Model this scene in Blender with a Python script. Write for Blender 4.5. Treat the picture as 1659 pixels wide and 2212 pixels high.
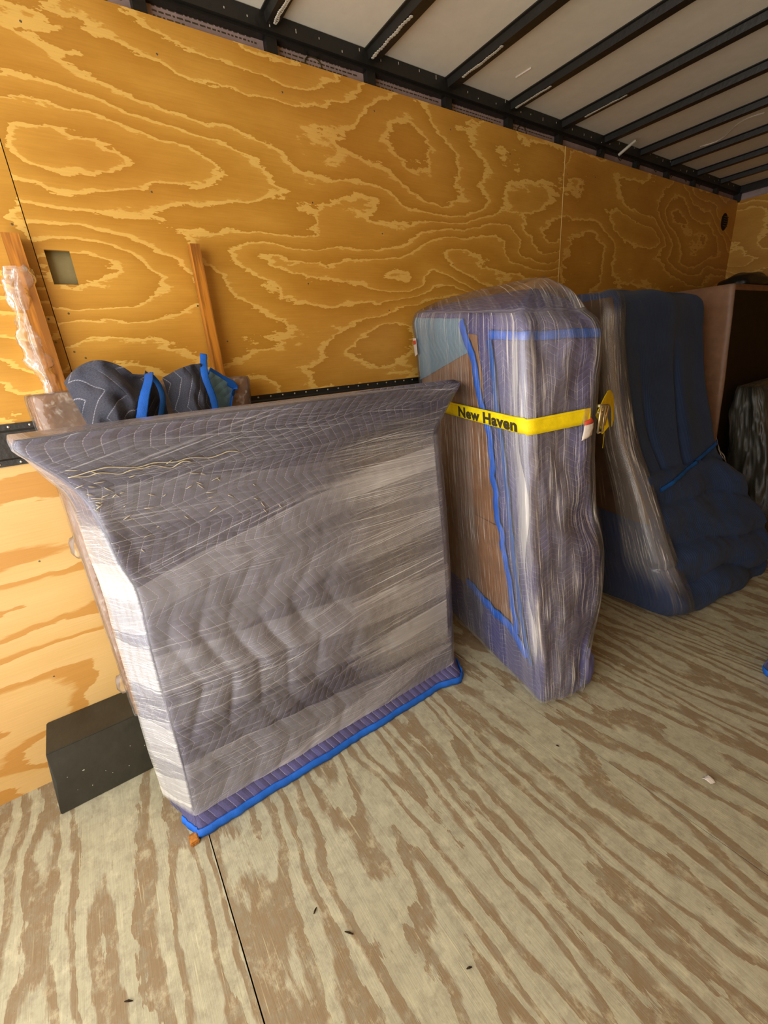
import bpy, bmesh, math, random
from mathutils import Vector, Matrix, noise
random.seed(7)
S = bpy.context.scene
for o in list(bpy.data.objects): bpy.data.objects.remove(o)
COL = S.collection

# ------------------------------------------------------------------ camera
cam_d = bpy.data.cameras.new('camera'); cam = bpy.data.objects.new('camera', cam_d); COL.objects.link(cam)
cam_d.sensor_fit = 'HORIZONTAL'; cam_d.sensor_width = 36.0; cam_d.lens = 920.117/1659*36.0
cam_d.clip_start = 0.02
R = ((0.5687348, -0.2375755, 0.7874634), (0.8189810, 0.2522943, -0.5153814), (-0.0762306, 0.9380328, 0.3380583))
cam.matrix_world = Matrix(((R[0][0], R[0][1], R[0][2], 1.7306), (R[1][0], R[1][1], R[1][2], 0.0), (R[2][0], R[2][1], R[2][2], 1.3960), (0, 0, 0, 1)))
S.camera = cam
# ------------------------------------------------------------------ light and exposure
S.view_settings.view_transform = 'Standard'; S.view_settings.look = 'None'
S.view_settings.gamma = 1.0; S.view_settings.use_curve_mapping = False
S.view_settings.exposure = 0.0
S.cycles.use_adaptive_sampling = True; S.cycles.adaptive_threshold = 0.03; S.cycles.max_bounces = 6; S.cycles.diffuse_bounces = 4; S.cycles.glossy_bounces = 3; S.cycles.transmission_bounces = 4; S.cycles.transparent_max_bounces = 10
W = bpy.data.worlds.new('world'); S.world = W; W.use_nodes = True
W.node_tree.nodes['Background'].inputs[0].default_value = (1.0, 0.98, 0.95, 1)
W.node_tree.nodes['Background'].inputs[1].default_value = 2.3
REAR_Y = -.95; TW = 2.45; FRONT_Y = 4.90; ROOF = 2.50
def area(name, loc, rot, sx, sy, power, col=(1, 1, 1), portal=False):
    d = bpy.data.lights.new(name, 'AREA'); d.shape = 'RECTANGLE'; d.size = sx; d.size_y = sy
    d.energy = power; d.color = col
    if portal: d.cycles.is_portal = True
    o = bpy.data.objects.new(name, d); COL.objects.link(o); o.location = loc; o.rotation_euler = rot
    return o
area('rear_door_portal', (TW/2, REAR_Y, 1.2), (math.pi/2, 0, 0), TW, 2.4, 1, portal=True)
area('rear_door_daylight', (TW*0.55, REAR_Y-0.02, 1.35), (math.pi/2, 0, 0), 1.9, 2.1, 40, (1.0, 0.98, 0.94))

# ------------------------------------------------------------------ helpers
def lin(h):
    h = h.lstrip('#'); r = [int(h[i:i+2], 16)/255 for i in (0, 2, 4)]
    return tuple((c/12.92 if c <= .04045 else ((c+.055)/1.055)**2.4) for c in r)+(1,)
class G:
    def __init__(s, name):
        s.m = bpy.data.materials.new(name); s.m.use_nodes = True; s.t = s.m.node_tree
        s.t.nodes.clear(); s.out = s.t.nodes.new('ShaderNodeOutputMaterial')
    def n(s, typ, ins=None, **kw):
        nd = s.t.nodes.new(typ)
        for k, v in kw.items(): setattr(nd, k, v)
        for k, v in (ins or {}).items():
            if isinstance(v, bpy.types.NodeSocket): s.t.links.new(v, nd.inputs[k])
            else: nd.inputs[k].default_value = v
        return nd
    def math(s, op, a, b=0.0, c=0.0):
        return s.n('ShaderNodeMath', {0: a, 1: b, 2: c}, operation=op).outputs[0]
    def mixc(s, f, a, b, bt='MIX'):
        nd = s.n('ShaderNodeMix', {0: f, 6: a, 7: b}, data_type='RGBA', blend_type=bt); return nd.outputs[2]
    def uv(s): return s.n('ShaderNodeUVMap').outputs[0]
    def obj(s): return s.n('ShaderNodeTexCoord').outputs['Object']
    def mapping(s, v, sc=(1, 1, 1), loc=(0, 0, 0), rot=(0, 0, 0)):
        return s.n('ShaderNodeMapping', {0: v, 1: loc, 2: rot, 3: sc}).outputs[0]
    def noise(s, v, scale=5, detail=2, rough=.5, dist=0.0):
        return s.n('ShaderNodeTexNoise', {'Vector': v, 'Scale': scale, 'Detail': detail, 'Roughness': rough, 'Distortion': dist}).outputs[0]
    def mr(s, v, a, b, c=0.0, d=1.0, smooth=False):
        return s.n('ShaderNodeMapRange', {0: v, 1: a, 2: b, 3: c, 4: d}, interpolation_type='SMOOTHSTEP' if smooth else 'LINEAR').outputs[0]
    def bump(s, h, st=.3, dist=.01, nrm=None):
        i = {'Height': h, 'Strength': st, 'Distance': dist}
        if nrm is not None: i['Normal'] = nrm
        return s.n('ShaderNodeBump', i).outputs[0]
    def bsdf(s, col, rough=.6, nrm=None, metal=0.0, spec=.5, **kw):
        i = {'Base Color': col, 'Roughness': rough, 'Metallic': metal, 'Specular IOR Level': spec}
        if nrm is not None: i['Normal'] = nrm
        i.update(kw)
        return s.n('ShaderNodeBsdfPrincipled', i).outputs[0]
    def done(s, sh): s.t.links.new(sh, s.out.inputs[0]); return s.m
def plain(name, hexc, rough=.6, metal=0.0, spec=.5, bumpsc=None, bst=.2, var=1.0):
    g = G(name); v = g.obj(); c = lin(hexc)
    n1 = g.noise(v, 18, 4, .6)
    col = g.mixc(g.mr(n1, .3, .7), tuple(x*(1-.18*var) for x in c[:3])+(1,), tuple(min(1, x*(1+.15*var)) for x in c[:3])+(1,))
    nr = g.bump(g.noise(v, bumpsc, 3), bst, .004) if bumpsc else None
    return g.done(g.bsdf(col, rough, nr, metal, spec))

def plywood(name, base, dark, light, K=9.0, sc=(1.0, 1.9, 1), jag=(5, 40, 1), jagamt=.05, wlo=.14, whi=.34, rough=.45, tint=None, dirt=0.0, seed=0.0, freq=1.0, bands=False, spec=.4):
    """rotary-cut veneer: contour lines of a stretched noise field, u = grain-ish direction"""
    g = G(name); uv = g.uv()
    v = g.mapping(uv, sc, (seed, seed*.7, 0))
    warp = g.noise(g.mapping(uv, (3.0*freq, 5.5*freq, 1), (seed*2, 1, 0)), 1.0, 3, .55)
    f = g.noise(v, freq, 1.5, .42, 0.25)
    j = g.noise(g.mapping(uv, jag, (seed, 3, 0)), 1.0, 4, .7)
    h = g.math('MULTIPLY', f, K)
    h = g.math('ADD', h, g.math('MULTIPLY', g.math('SUBTRACT', warp, .5), K*(.11 if not bands else .16)))
    h = g.math('ADD', h, g.math('MULTIPLY', g.math('SUBTRACT', j, .5), jagamt*K*.5))
    fr = g.math('FRACT', h)
    wv = g.noise(g.mapping(uv, (1.5, 2.5, 1), (seed+9, 0, 0)), 1.4, 2)
    wid = g.mr(wv, .3, .7, wlo, whi)
    e = g.math('DIVIDE', fr, wid)                       # 0..1 inside the pale line
    line = g.math('MULTIPLY', g.mr(e, 0.0, .06), g.mr(e, .8, 1.05, 1.0, 0.0))
    fib = g.noise(g.mapping(uv, (6, 220, 1)), 1.0, 3, .6)
    c = g.mixc(g.mr(fr, .1, 1.0), lin(base), lin(dark))
    c = g.mixc(g.math('MULTIPLY', line, .72 if not bands else .95), c, lin(light))
    c = g.mixc(g.mr(fib, .35, .65, 0, .16), c, g.mixc(1.0, c, (.55, .5, .42, 1), 'MULTIPLY'))
    big = g.noise(g.mapping(uv, (.9, 1.1, 1)), 1.3, 3)
    c = g.mixc(g.mr(big, .35, .7, 0, .3), c, g.mixc(1.0, c, lin(tint or '#d09a5a'), 'MULTIPLY'))
    if dirt:
        dn = g.noise(g.mapping(uv, (22, 26, 1)), 1.0, 7, .75)
        c = g.mixc(g.mr(dn, .46, .66, 0, dirt), c, lin('#908770'))
        c = g.mixc(g.mr(g.noise(g.mapping(uv, (15, 22, 1), (4, 4, 0)), 1.0, 6, .75), .52, .68, 0, .5), c, lin('#cfc6a4'))
        ds = g.noise(g.mapping(uv, (30, 60, 1)), 1.0, 5, .8)
        c = g.mixc(g.mr(ds, .62, .74, 0, dirt*1.1), c, lin('#5d5340'))
        ls = g.noise(g.mapping(uv, (4, 130, 1)), 1.0, 3, .7)
        c = g.mixc(g.mr(ls, .62, .72, 0, .45), c, lin('#e0d3a4'))
        vo = g.n('ShaderNodeTexVoronoi', {'Vector': g.mapping(uv, (2.6, 5.5, 1)), 'Scale': 1.0, 'Randomness': 1.0}).outputs['Distance']
        c = g.mixc(g.mr(vo, .022, .034, .85, 0), c, lin('#453626'))
    nr = g.bump(g.math('ADD', g.math('MULTIPLY', line, .5), fib), .12 if not dirt else .3, .002)
    return g.done(g.bsdf(c, rough, nr, 0.0, spec))

def blanket_mat(name, base, dark, thread, pitch=.021, per=.165, amp=.022, chev=True, rough=.85, stitch=.7, bstr=.7, swap=False):
    g = G(name); uv = g.uv(); sp = g.n('ShaderNodeSeparateXYZ', {0: uv})
    x, z = (sp.outputs[1], sp.outputs[0]) if swap else (sp.outputs[0], sp.outputs[1])
    wob = g.math('MULTIPLY', g.math('SUBTRACT', g.noise(uv, 5, 3), .5), .02)
    if chev:
        tz = g.math('PINGPONG', z, per/2)                  # 0..per/2
        x = g.math('ADD', x, g.math('MULTIPLY', tz, amp/(per/2)*2.0))
    x = g.math('ADD', x, wob)
    fr = g.math('FRACT', g.math('DIVIDE', x, pitch))
    d = g.math('ABSOLUTE', g.math('SUBTRACT', fr, .5))     # 0 at the seam
    seam = g.mr(d, .012, .05, 1, 0)
    dash = g.math('GREATER_THAN', g.math('FRACT', g.math('MULTIPLY', z, 170)), .22)
    broken = g.mr(g.noise(g.mapping(uv, (11, 8, 1)), 1, 3), .40, .55)
    puff = g.math('POWER', g.mr(d, 0, .5), .5)
    fz = g.noise(uv, 420, 2); big = g.noise(uv, 4, 4, .6)
    c = g.mixc(g.mr(big, .3, .7), lin(dark), lin(base))
    c = g.mixc(g.mr(fz, .3, .8, 0, .12), c, lin(thread))
    th = g.math('MULTIPLY', g.math('MULTIPLY', seam, dash), g.math('MULTIPLY', broken, stitch))
    c = g.mixc(th, c, lin(thread))
    nr = g.bump(puff, bstr, .006)
    nr = g.bump(big, .35, .02, nr)
    return g.done(g.bsdf(c, rough, nr, 0, .2, **{'Sheen Weight': .06, 'Sheen Roughness': .5}))

def film_mat(name, along='u', a0=.10, a1=.45, tint=(.86, .84, .86, 1), fine=260, lowf=1.2, rough=.25, band=9.0, tilts=(.08, -.22), bst=.25, wrk=.5, gl_=1.0, fade=False):
    """stacked stretch film: overlapping hazy bands, thin stretch lines along u or v, glossy skin"""
    g = G(name); uv0 = g.uv(); al = None; hsum = None
    for q, tl in enumerate(tilts):
        uv = g.mapping(uv0, (1, 1, 1), (q*.37, q*.21, 0), (0, 0, tl))
        fs = (lowf, fine, 1) if along == 'u' else (fine, lowf, 1)
        sp = g.n('ShaderNodeSeparateXYZ', {0: uv}); ac = sp.outputs[1 if along == 'u' else 0]; lg = sp.outputs[0 if along == 'u' else 1]
        ac = g.math('ADD', ac, g.math('MULTIPLY', g.math('SUBTRACT', g.noise(uv, 2.2, 1), .5), .05))
        cell = g.math('FLOOR', g.math('MULTIPLY', ac, band*(1+.37*q)))
        bnd = g.n('ShaderNodeTexWhiteNoise', {'W': g.math('ADD', cell, 17.3*q)}, noise_dimensions='1D').outputs[0]
        s1 = g.noise(g.mapping(uv, fs), 1.0, 2, .7)
        s2 = g.noise(g.mapping(uv, (fs[0]*3, fs[1]*.45, 1) if along == 'u' else (fs[0]*.45, fs[1]*3, 1)), 1.0, 3, .7)
        ln = g.math('MULTIPLY', g.mr(s1, .52, .72), g.mr(s2, .42, .62))
        cl = g.mr(g.noise(g.mapping(uv, (1.6, 3.2, 1), (q*5, 2, 0)), 1.3, 2), .38, .66)
        ln = g.math('MULTIPLY', ln, g.math('ADD', g.math('MULTIPLY', cl, .9), .12))
        a = g.math('ADD', g.math('MULTIPLY', g.math('POWER', bnd, 1.6), a0*1.1), g.math('MULTIPLY', ln, a1))
        al = a if al is None else g.math('ADD', al, a); h_ = g.math('ADD', g.math('MULTIPLY', s1, .7), g.math('MULTIPLY', s2, .3))
        hsum = h_ if hsum is None else g.math('ADD', hsum, h_)
    al = g.math('ADD', al, a0*.25)
    if fade:
        fd = g.n('ShaderNodeAttribute', attribute_name='edge_fade').outputs['Fac']; jn = g.noise(g.mapping(uv0, (2, 70, 1) if along == 'u' else (70, 2, 1)), 1, 3, .7)
        fd = g.mr(g.math('ADD', fd, g.math('MULTIPLY', g.math('SUBTRACT', jn, .5), .9)), .1, .9, 0, 1, True); al = g.math('MULTIPLY', al, fd)
    wr = g.noise(uv0, 9, 3, .6, .5)
    nr = g.bump(g.math('ADD', hsum, g.math('MULTIPLY', wr, wrk*3)), bst, .004)
    body = g.bsdf(tint, .4, nr, 0, .4)
    tr = g.n('ShaderNodeBsdfTransparent', {0: (.985, .98, .985, 1)}).outputs[0]
    m = g.n('ShaderNodeMixShader', {0: g.math('MINIMUM', al, .92), 1: tr, 2: body}).outputs[0]
    gl = g.n('ShaderNodeBsdfGlossy', {'Color': (1, 1, 1, 1), 'Roughness': rough, 'Normal': nr}).outputs[0]
    fres = g.n('ShaderNodeFresnel', {0: 1.45, 'Normal': nr}).outputs[0]
    return g.done(g.n('ShaderNodeMixShader', {0: g.math('MINIMUM', g.math('MULTIPLY', fres, g.math('MULTIPLY', fd, gl_) if fade else gl_), .8), 1: m, 2: gl}).outputs[0])

M = {}
M['wall'] = plywood('wall_plywood', '#d09c3e', '#bd882c', '#ebc468', K=16.5, sc=(.85, 1.95, 1), jag=(9, 30, 1), jagamt=.115, wlo=.09, whi=.27, seed=3.1, rough=.42)
M['wall2'] = plywood('lower_plywood', '#d2ac68', '#d8b474', '#c08c40', K=7.5, sc=(.7, 3.2, 1), jag=(5, 40, 1), jagamt=.10, wlo=.18, whi=.42, seed=8.4, rough=.45, bands=True)
M['floor'] = plywood('floor_plywood', '#b7b197', '#b0a98d', '#8b7557', K=12.5, sc=(.44, 3.3, 1), jag=(10, 50, 1), jagamt=.095, wlo=.28, whi=.66, seed=1.7, rough=.7, dirt=.75, bands=True, tint='#d8d4c6', spec=.2)
M['black'] = plain('black_painted_steel', '#191713', .45, 0, .5, 60, .3)
M['box'] = plain('dark_wheel_box_steel', '#2d2b22', .4, 0, .5, 30, .35)
M['edge'] = plain('pale_panel_edge', '#e9cf86', .6)
M['oliveskin'] = plain('olive_skin', '#8a8058', .35, 0, .5)
M['dark'] = plain('dark_void', '#0b0a08', .9)
M['rivet'] = plain('rivet_steel', '#b8b2a0', .3, .8)
M['screw'] = plain('screw_steel', '#6b6350', .4, .6)
M['ceil'] = plain('ceiling_skin', '#dad5c4', .5, 0, .3, var=.25)
M['skin'] = plain('wall_skin', '#a08c88', .5, 0, .4)
M['glue'] = plain('grey_sealant', '#b5b0a0', .6, 0, .4, 90, .6)
M['blue'] = plain('blue_binding', '#1260c4', .6, 0, .4, 300, .3)
M['blue2'] = plain('blue_binding_dull', '#14549e', .7, 0, .3, 300, .3)
M['yellow'] = plain('yellow_webbing', '#f2d60a', .55, 0, .4, 500, .3)
M['ink'] = plain('black_ink', '#3a3008', .7)
M['steel'] = plain('zinc_steel', '#c9b78c', .3, .9)
M['label'] = plain('paper_label', '#cfc4b8', .7); M['red'] = plain('red_print', '#c8452c', .7)
M['cardboard'] = plain('brown_cardboard', '#8c6444', .75, 0, .3)
M['darkbrown'] = plain('dark_brown_board', '#2a1b0b', .75, 0, .15)
M['woodrefl'] = plain('painted_wood_reflection', '#4d3a2a', .7, 0, .2)  # brown stands in for plywood reflected in the sofa's film
M['crease_glint'] = plain('film_painted_glint', '#b3a88e', .2, 0, .6)  # pale tone paints the glints on the real film ridges
M['ltblue'] = blanket_mat('light_blue_blanket', '#6f93a6', '#5f8296', '#93b3bf', .02, stitch=.2, bstr=.3)
M['blanket'] = blanket_mat('grey_violet_blanket', '#464366', '#37344a', '#cfcade', .029, .165, .025, stitch=.95, bstr=.9)
M['blanketc'] = blanket_mat('violet_blanket', '#53528a', '#444063', '#c5c2e0', .03, .14, .02, stitch=.8)
M['blanketh'] = blanket_mat('violet_blanket_sideways', '#4f4e88', '#3d3a62', '#c5c2e0', .024, .09, .012, stitch=.6, bstr=.5, swap=True)
M['navy'] = blanket_mat('navy_blanket', '#2d3f61', '#253451', '#44587c', .012, .06, .006, chev=False, stitch=.15, bstr=.25)
M['slate'] = blanket_mat('slate_blanket', '#363846', '#2b2c36', '#a9a9b5', .03, .16, .02, stitch=.7)
M['filmh'] = film_mat('stretch_film_sideways', 'u', .15, .55, (.84, .83, .87, 1), band=8, wrk=.2, gl_=.7)
M['filmw'] = film_mat('film_painted_side_light', 'u', .26, 1.1, (.84, .82, .78, 1), band=7, tilts=(.03, -.06), wrk=.3, fade=True)  # pale haze paints daylight falling on the panel's left side
M['filmr'] = film_mat('film_painted_highlight', 'u', .22, 1.0, (.9, .88, .86, 1), band=9, tilts=(.10, -.25), wrk=.2, fade=True)  # milky haze paints the highlight on the panel's right part
M['filmf'] = film_mat('stretch_film_gathered_upright', 'v', .12, .95, (.93, .90, .86, 1), fine=150, lowf=1.6, band=10, tilts=(.03, -.03), rough=.2, bst=.3, wrk=.4, fade=True)
M['filmv'] = film_mat('stretch_film_upright', 'v', .05, 1.0, (.93, .88, .82, 1), fine=190, lowf=1.6, band=6, tilts=(.03, -.03), rough=.22, bst=.22, wrk=.2, gl_=.65)
M['filmc'] = film_mat('film_painted_corner_highlight', 'v', .30, .9, (.95, .91, .84, 1), fine=190, lowf=1.2, band=40, tilts=(.0, -.01), rough=.2, bst=.3, wrk=.2, fade=True)  # pale tint paints the vertical highlight on the column's near corner
M['films'] = film_mat('stretch_film_bunched', 'v', .06, .5, (.95, .9, .8, 1), fine=60, lowf=22, rough=.15, tilts=(.5, -.4), bst=.5, wrk=1.0)
M['filmd'] = film_mat('stretch_film_thin', 'v', .03, .30, (.62, .50, .36, 1), fine=90, lowf=1.5, rough=.35, tilts=(.05, -.06), wrk=.4, gl_=.4)

def slat_mat():
    g = G('orange_stained_wood'); v = g.obj()
    n1 = g.noise(g.mapping(v, (70, 70, 3.5)), 1, 3, .6, .4)
    c = g.mixc(g.mr(n1, .4, .6), lin('#c27c28'), lin('#8a541c'))
    return g.done(g.bsdf(c, .35, g.bump(n1, .1, .002)))
M['slat'] = slat_mat()

def tag(o, label=None, cat=None, group=None, kind=None):
    if label: o['label'] = label
    if cat: o['category'] = cat
    if group: o['group'] = group
    if kind: o['kind'] = kind
    return o
def mesh(name, vs, fs, mat, parent=None, uvs=None, smooth=True):
    me = bpy.data.meshes.new(name); me.from_pydata([tuple(v) for v in vs], [], fs); me.update()
    if uvs is not None:
        l = me.uv_layers.new(name='UVMap')
        for lp in me.loops: l.data[lp.index].uv = uvs[lp.vertex_index]
    if smooth:
        me.polygons.foreach_set('use_smooth', [True]*len(me.polygons))
    me.materials.append(M[mat] if isinstance(mat, str) else mat)
    o = bpy.data.objects.new(name, me); COL.objects.link(o)
    if parent is not None: o.parent = parent
    return o
def bmo(name, bm, mat, parent=None, smooth=False):
    me = bpy.data.meshes.new(name); bm.normal_update(); bm.to_mesh(me); bm.free()
    if smooth: me.polygons.foreach_set('use_smooth', [True]*len(me.polygons))
    me.materials.append(M[mat]); o = bpy.data.objects.new(name, me); COL.objects.link(o)
    if parent is not None: o.parent = parent
    return o
def bx(bm, a, b, uvf=None):
    vs = [bm.verts.new((x, y, z)) for x in (a[0], b[0]) for y in (a[1], b[1]) for z in (a[2], b[2])]
    L = bm.loops.layers.uv.verify() if uvf else None
    for q in ((0, 1, 3, 2), (4, 6, 7, 5), (0, 4, 5, 1), (2, 3, 7, 6), (0, 2, 6, 4), (1, 5, 7, 3)):
        f = bm.faces.new([vs[i] for i in q])
        if uvf:
            for l in f.loops: l[L].uv = uvf(l.vert.co)
def boxes(name, lst, mat, parent=None, bevel=0, uvfs=None):
    bm = bmesh.new()
    for i, (a, b) in enumerate(lst): bx(bm, a, b, uvfs[i] if uvfs else None)
    if bevel: bmesh.ops.bevel(bm, geom=list(bm.edges), offset=bevel, segments=2, affect='EDGES')
    return bmo(name, bm, mat, parent)
def tube(bm, pts, r, seg=8, cap=True):
    rings = []; n = len(pts); pts = [Vector(p) for p in pts]
    for i, p in enumerate(pts):
        d = (pts[min(i+1, n-1)]-pts[max(i-1, 0)]).normalized()
        a = d.orthogonal().normalized() if i == 0 else (rings_a - d*rings_a.dot(d)).normalized()
        rings_a = a; b = d.cross(a); rr = r[i] if isinstance(r, (list, tuple)) else r
        rings.append([bm.verts.new(p+(a*math.cos(t)+b*math.sin(t))*rr) for t in [2*math.pi*k/seg for k in range(seg)]])
    for A, B in zip(rings, rings[1:]):
        for k in range(seg): bm.faces.new((A[k], A[(k+1) % seg], B[(k+1) % seg], B[k]))
    if cap: bm.faces.new(rings[0][::-1]); bm.faces.new(rings[-1])
def disc(bm, c, nrm, r, h, seg=10):
    c = Vector(c); nrm = Vector(nrm).normalized(); tube(bm, [c, c+nrm*h], [r, r*.7], seg)
def empty(name, loc):
    o = bpy.data.objects.new(name, None); COL.objects.link(o); o.location = loc; o.empty_display_size = .1; return o
def part(o, root):
    """parent keeping world place (root is an unrotated Empty)"""
    o.parent = root; o.matrix_parent_inverse = Matrix.Translation(-Vector(root.location)); return o
def nz(x, y, z=0.0): return noise.noise(Vector((x, y, z)))

# ------------------------------------------------------------------ the box body: wall, floor, ceiling
PT = 2.400
def wuv(off=(0, 0)): return lambda c: (c.y+off[0], c.z+off[1])
HY0, HY1, HZ0, HZ1 = .0205, .083, 1.680, 1.771
s1 = wuv((0, 0)); s2 = wuv((7.3, 1.2)); s0 = wuv((-6.4, 3.1))
bm = bmesh.new(); T = -.012
g_ = .0012
for a, b, f in [((T, REAR_Y, 1.297), (0, -.0025-g_, PT), s0),
                ((T, -.0025+g_, 1.297), (0, HY0, PT), s1), ((T, HY1, 1.297), (0, 2.4984-g_, PT), s1),
                ((T, HY0, 1.297), (0, HY1, HZ0), s1), ((T, HY0, HZ1), (0, HY1, PT), s1),
                ((T, 2.4984+g_, 1.297), (0, FRONT_Y, PT), s2)]:
    bx(bm, a, b, f)
wall_left = bmo('wall_left', bm, 'wall'); tag(wall_left, kind='structure')
wl2 = boxes('lower_panel', [((T, REAR_Y, 0), (0, FRONT_Y, 1.172))], 'wall2', wall_left, uvfs=[wuv((0, 0))])
boxes('wall_backing', [((-.045, REAR_Y, 0), (-.035, FRONT_Y, 2.5))], 'skin', wall_left)
boxes('hole_backing', [((-.034, HY0-.03, HZ0-.03), (-.030, HY1+.03, HZ1+.03))], 'oliveskin', wall_left)
posts = [((-.034, .4296+n*.4064-.019, PT-.02), (-.006, .4296+n*.4064+.019, 2.452)) for n in range(-4, 12)]
for p in posts: boxes('wall_post', [p], 'black', wall_left)
boxes('panel_edge', [((-.002, 2.4966, 1.30), (.0012, 2.5002, PT))], 'edge', wall_left)  # real panel edge; its pale colour paints the lit seam
bm = bmesh.new()
for y, z in [(-.03, 1.95), (-.035, 1.83), (.035, 1.60), (-.02, 1.585), (.02, 1.49), (-.02, 1.52), (.045, 1.47), (.12, 2.3), (.45, 2.31), (.35, 1.95), (.85, 2.3), (.92, 1.98),
             (1.24, 2.32), (.42, 1.62), (.86, 1.7), (.5, 1.5), (1.25, 1.6), (1.65, 2.33), (2.05, 2.3), (2.47, 2.28), (2.53, 2.28), (2.47, 1.9), (2.53, 1.9), (-.40, 1.02), (-.25, .85), (-.1, 1.12), (-.33, .42), (2.8, 2.3), (3.3, 2.3), (1.24, 1.9), (1.65, 1.8), (2.05, 1.7)]:
    disc(bm, (-.0005, y, z), (1, 0, 0), .0036, .0012)
bmo('screw_heads', bm, 'screw', wall_left)
# printing and a marker stroke on the skin above the plywood
bm = bmesh.new()
for n in range(-2, 5):
    y0 = .4296+n*.4064+.03
    for r, ln in ((2.446, .30), (2.434, .33), (2.422, .28 if n % 2 else .1)):
        y = y0+.01
        while y < y0+ln:
            w = random.uniform(.006, .02); bx(bm, (-.0349, y, r-.0022), (-.0346, y+w, r+.0022)); y += w+.005
bmo('printed_lines', bm, 'screw', wall_left)
for yc in (1.00, 2.17):
    bm = bmesh.new(); pts = []
    for k in range(15):
        t = k/14; a = math.pi*(1.25-1.6*t)
        pts.append((-.0335, yc+.03*math.cos(a)+.012*t, 2.425+.022*math.sin(a)))
    tube(bm, pts, .0025, 6); bmo('marker_stroke', bm, 'ink', wall_left)

fl = []
ys = [REAR_Y, -.0170, 1.2009, 2.42, 3.64, FRONT_Y]
bm = bmesh.new()
for i in range(5):
    off = [(0.0, 5.3), (3.1, .9), (9.2, 2.2), (5.5, 7.7), (1, 4)][i]
    bx(bm, (-.04, ys[i]+.0016, -.03), (TW, ys[i+1]-.0016, 0), (lambda o_: lambda c: (c.x+o_[0], c.y+o_[1]))(off))
floor = bmo('floor', bm, 'floor'); tag(floor, kind='structure')
boxes('floor_underlay', [((-.04, REAR_Y, -.06), (TW, FRONT_Y, -.031))], 'dark', floor)
ceiling = boxes('ceiling', [((-.05, REAR_Y, ROOF), (TW+.05, FRONT_Y+.05, ROOF+.01))], 'ceil'); tag(ceiling, kind='structure')
for n in range(-4, 12):
    y = .4296+n*.4064
    if y > FRONT_Y: continue
    bm = bmesh.new()   # hat section roof bow
    prof = [(-.034, ROOF), (-.034, ROOF-.004), (-.024, ROOF-.006), (-.020, ROOF-.032), (.020, ROOF-.032), (.024, ROOF-.006), (.034, ROOF-.004), (.034, ROOF)]
    A = [bm.verts.new((-.01, y+a, b)) for a, b in prof]; B = [bm.verts.new((TW, y+a, b)) for a, b in prof]
    for k in range(8): bm.faces.new((A[k], A[(k+1) % 8], B[(k+1) % 8], B[k]))
    bmo('ceiling_bow', bm, 'black', ceiling)
# sealant smears on the near bows, scratches on the skin
SX0, SY0, SX1, SY1 = .20, 3.60, .56, 3.46
for y, x0, x1, dy in [(.836, .03, .17, .004), (1.242, .03, .26, -.013), (1.649, .1, .30, -.013), (2.055, .04, .22, -.012), (2.462, .14, .34, -.012)]:
    bm = bmesh.new()
    for k in range(18):
        x = x0+(x1-x0)*k/17; w = .004+.005*abs(nz(x*30, y)); zc = ROOF-.034
        disc(bm, (x, y+dy+.005*nz(x*22, y+3), zc), (0, 0, -1), w+.003, .0015, 7)
    bmo('sealant_smear', bm, 'glue', ceiling)
bm = bmesh.new()
tube(bm, [(SX0+(SX1-SX0)*t, SY0+(SY1-SY0)*t+.05*math.sin(t*6.2), ROOF-.0015) for t in [k/20 for k in range(21)]], .0028, 5)
tube(bm, [(.15+.075*t, 1.90+.006*t, ROOF-.0015) for t in (0, .5, 1)], .003, 5)
bmo('ceiling_scratch', bm, 'label', ceiling)
# top rail
trim = boxes('trim_1', [((-.034, REAR_Y, 2.452), (.012, FRONT_Y, 2.498)), ((-.034, REAR_Y, 2.446), (-.004, FRONT_Y, 2.453))], 'black'); tag(trim, kind='structure')
bm = bmesh.new()
for k in range(60):
    y = -.6+k*.09+random.uniform(-.02, .02); zz = random.uniform(2.46, 2.49)
    bx(bm, (.0121, y, zz), (.0128, y+.003, zz+random.uniform(.004, .014)))
bmo('rail_drip', bm, 'glue', trim)
bm = bmesh.new()
for k in range(7):
    y0 = 2.75+k*.22; tube(bm, [(.004+.01*math.sin(t*5), y0+.12*t, 2.44-.03*math.sin(math.pi*t)) for t in [j/10 for j in range(11)]], .0018, 5)
bmo('loose_wire', bm, 'black', trim)
bm = bmesh.new(); tube(bm, [(.015, 3.0, 2.43), (.10, 3.02, 2.475)], .008, 6); bmo('bracket', bm, 'glue', trim)
# front and right walls
wall_front = boxes('wall_front', [((-.02, FRONT_Y, 0), (TW, FRONT_Y+.012, PT))], 'wall', uvfs=[lambda c: (c.x*1.3+4.4, c.z+6.0)]); tag(wall_front, kind='structure')
boxes('wall_backing', [((-.05, FRONT_Y+.03, 0), (TW, FRONT_Y+.04, ROOF))], 'skin', wall_front)
boxes('front_rail', [((-.03, FRONT_Y-.03, 2.452), (TW, FRONT_Y+.02, 2.498)), ((-.03, FRONT_Y-.02, 2.39), (.012, FRONT_Y+.01, 2.46))], 'black', wall_front)
wall_right = boxes('wall_right', [((TW, REAR_Y, 0), (TW+.012, FRONT_Y+.05, ROOF))], 'wall', uvfs=[wuv((12, 2))]); tag(wall_right, kind='structure')

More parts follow.
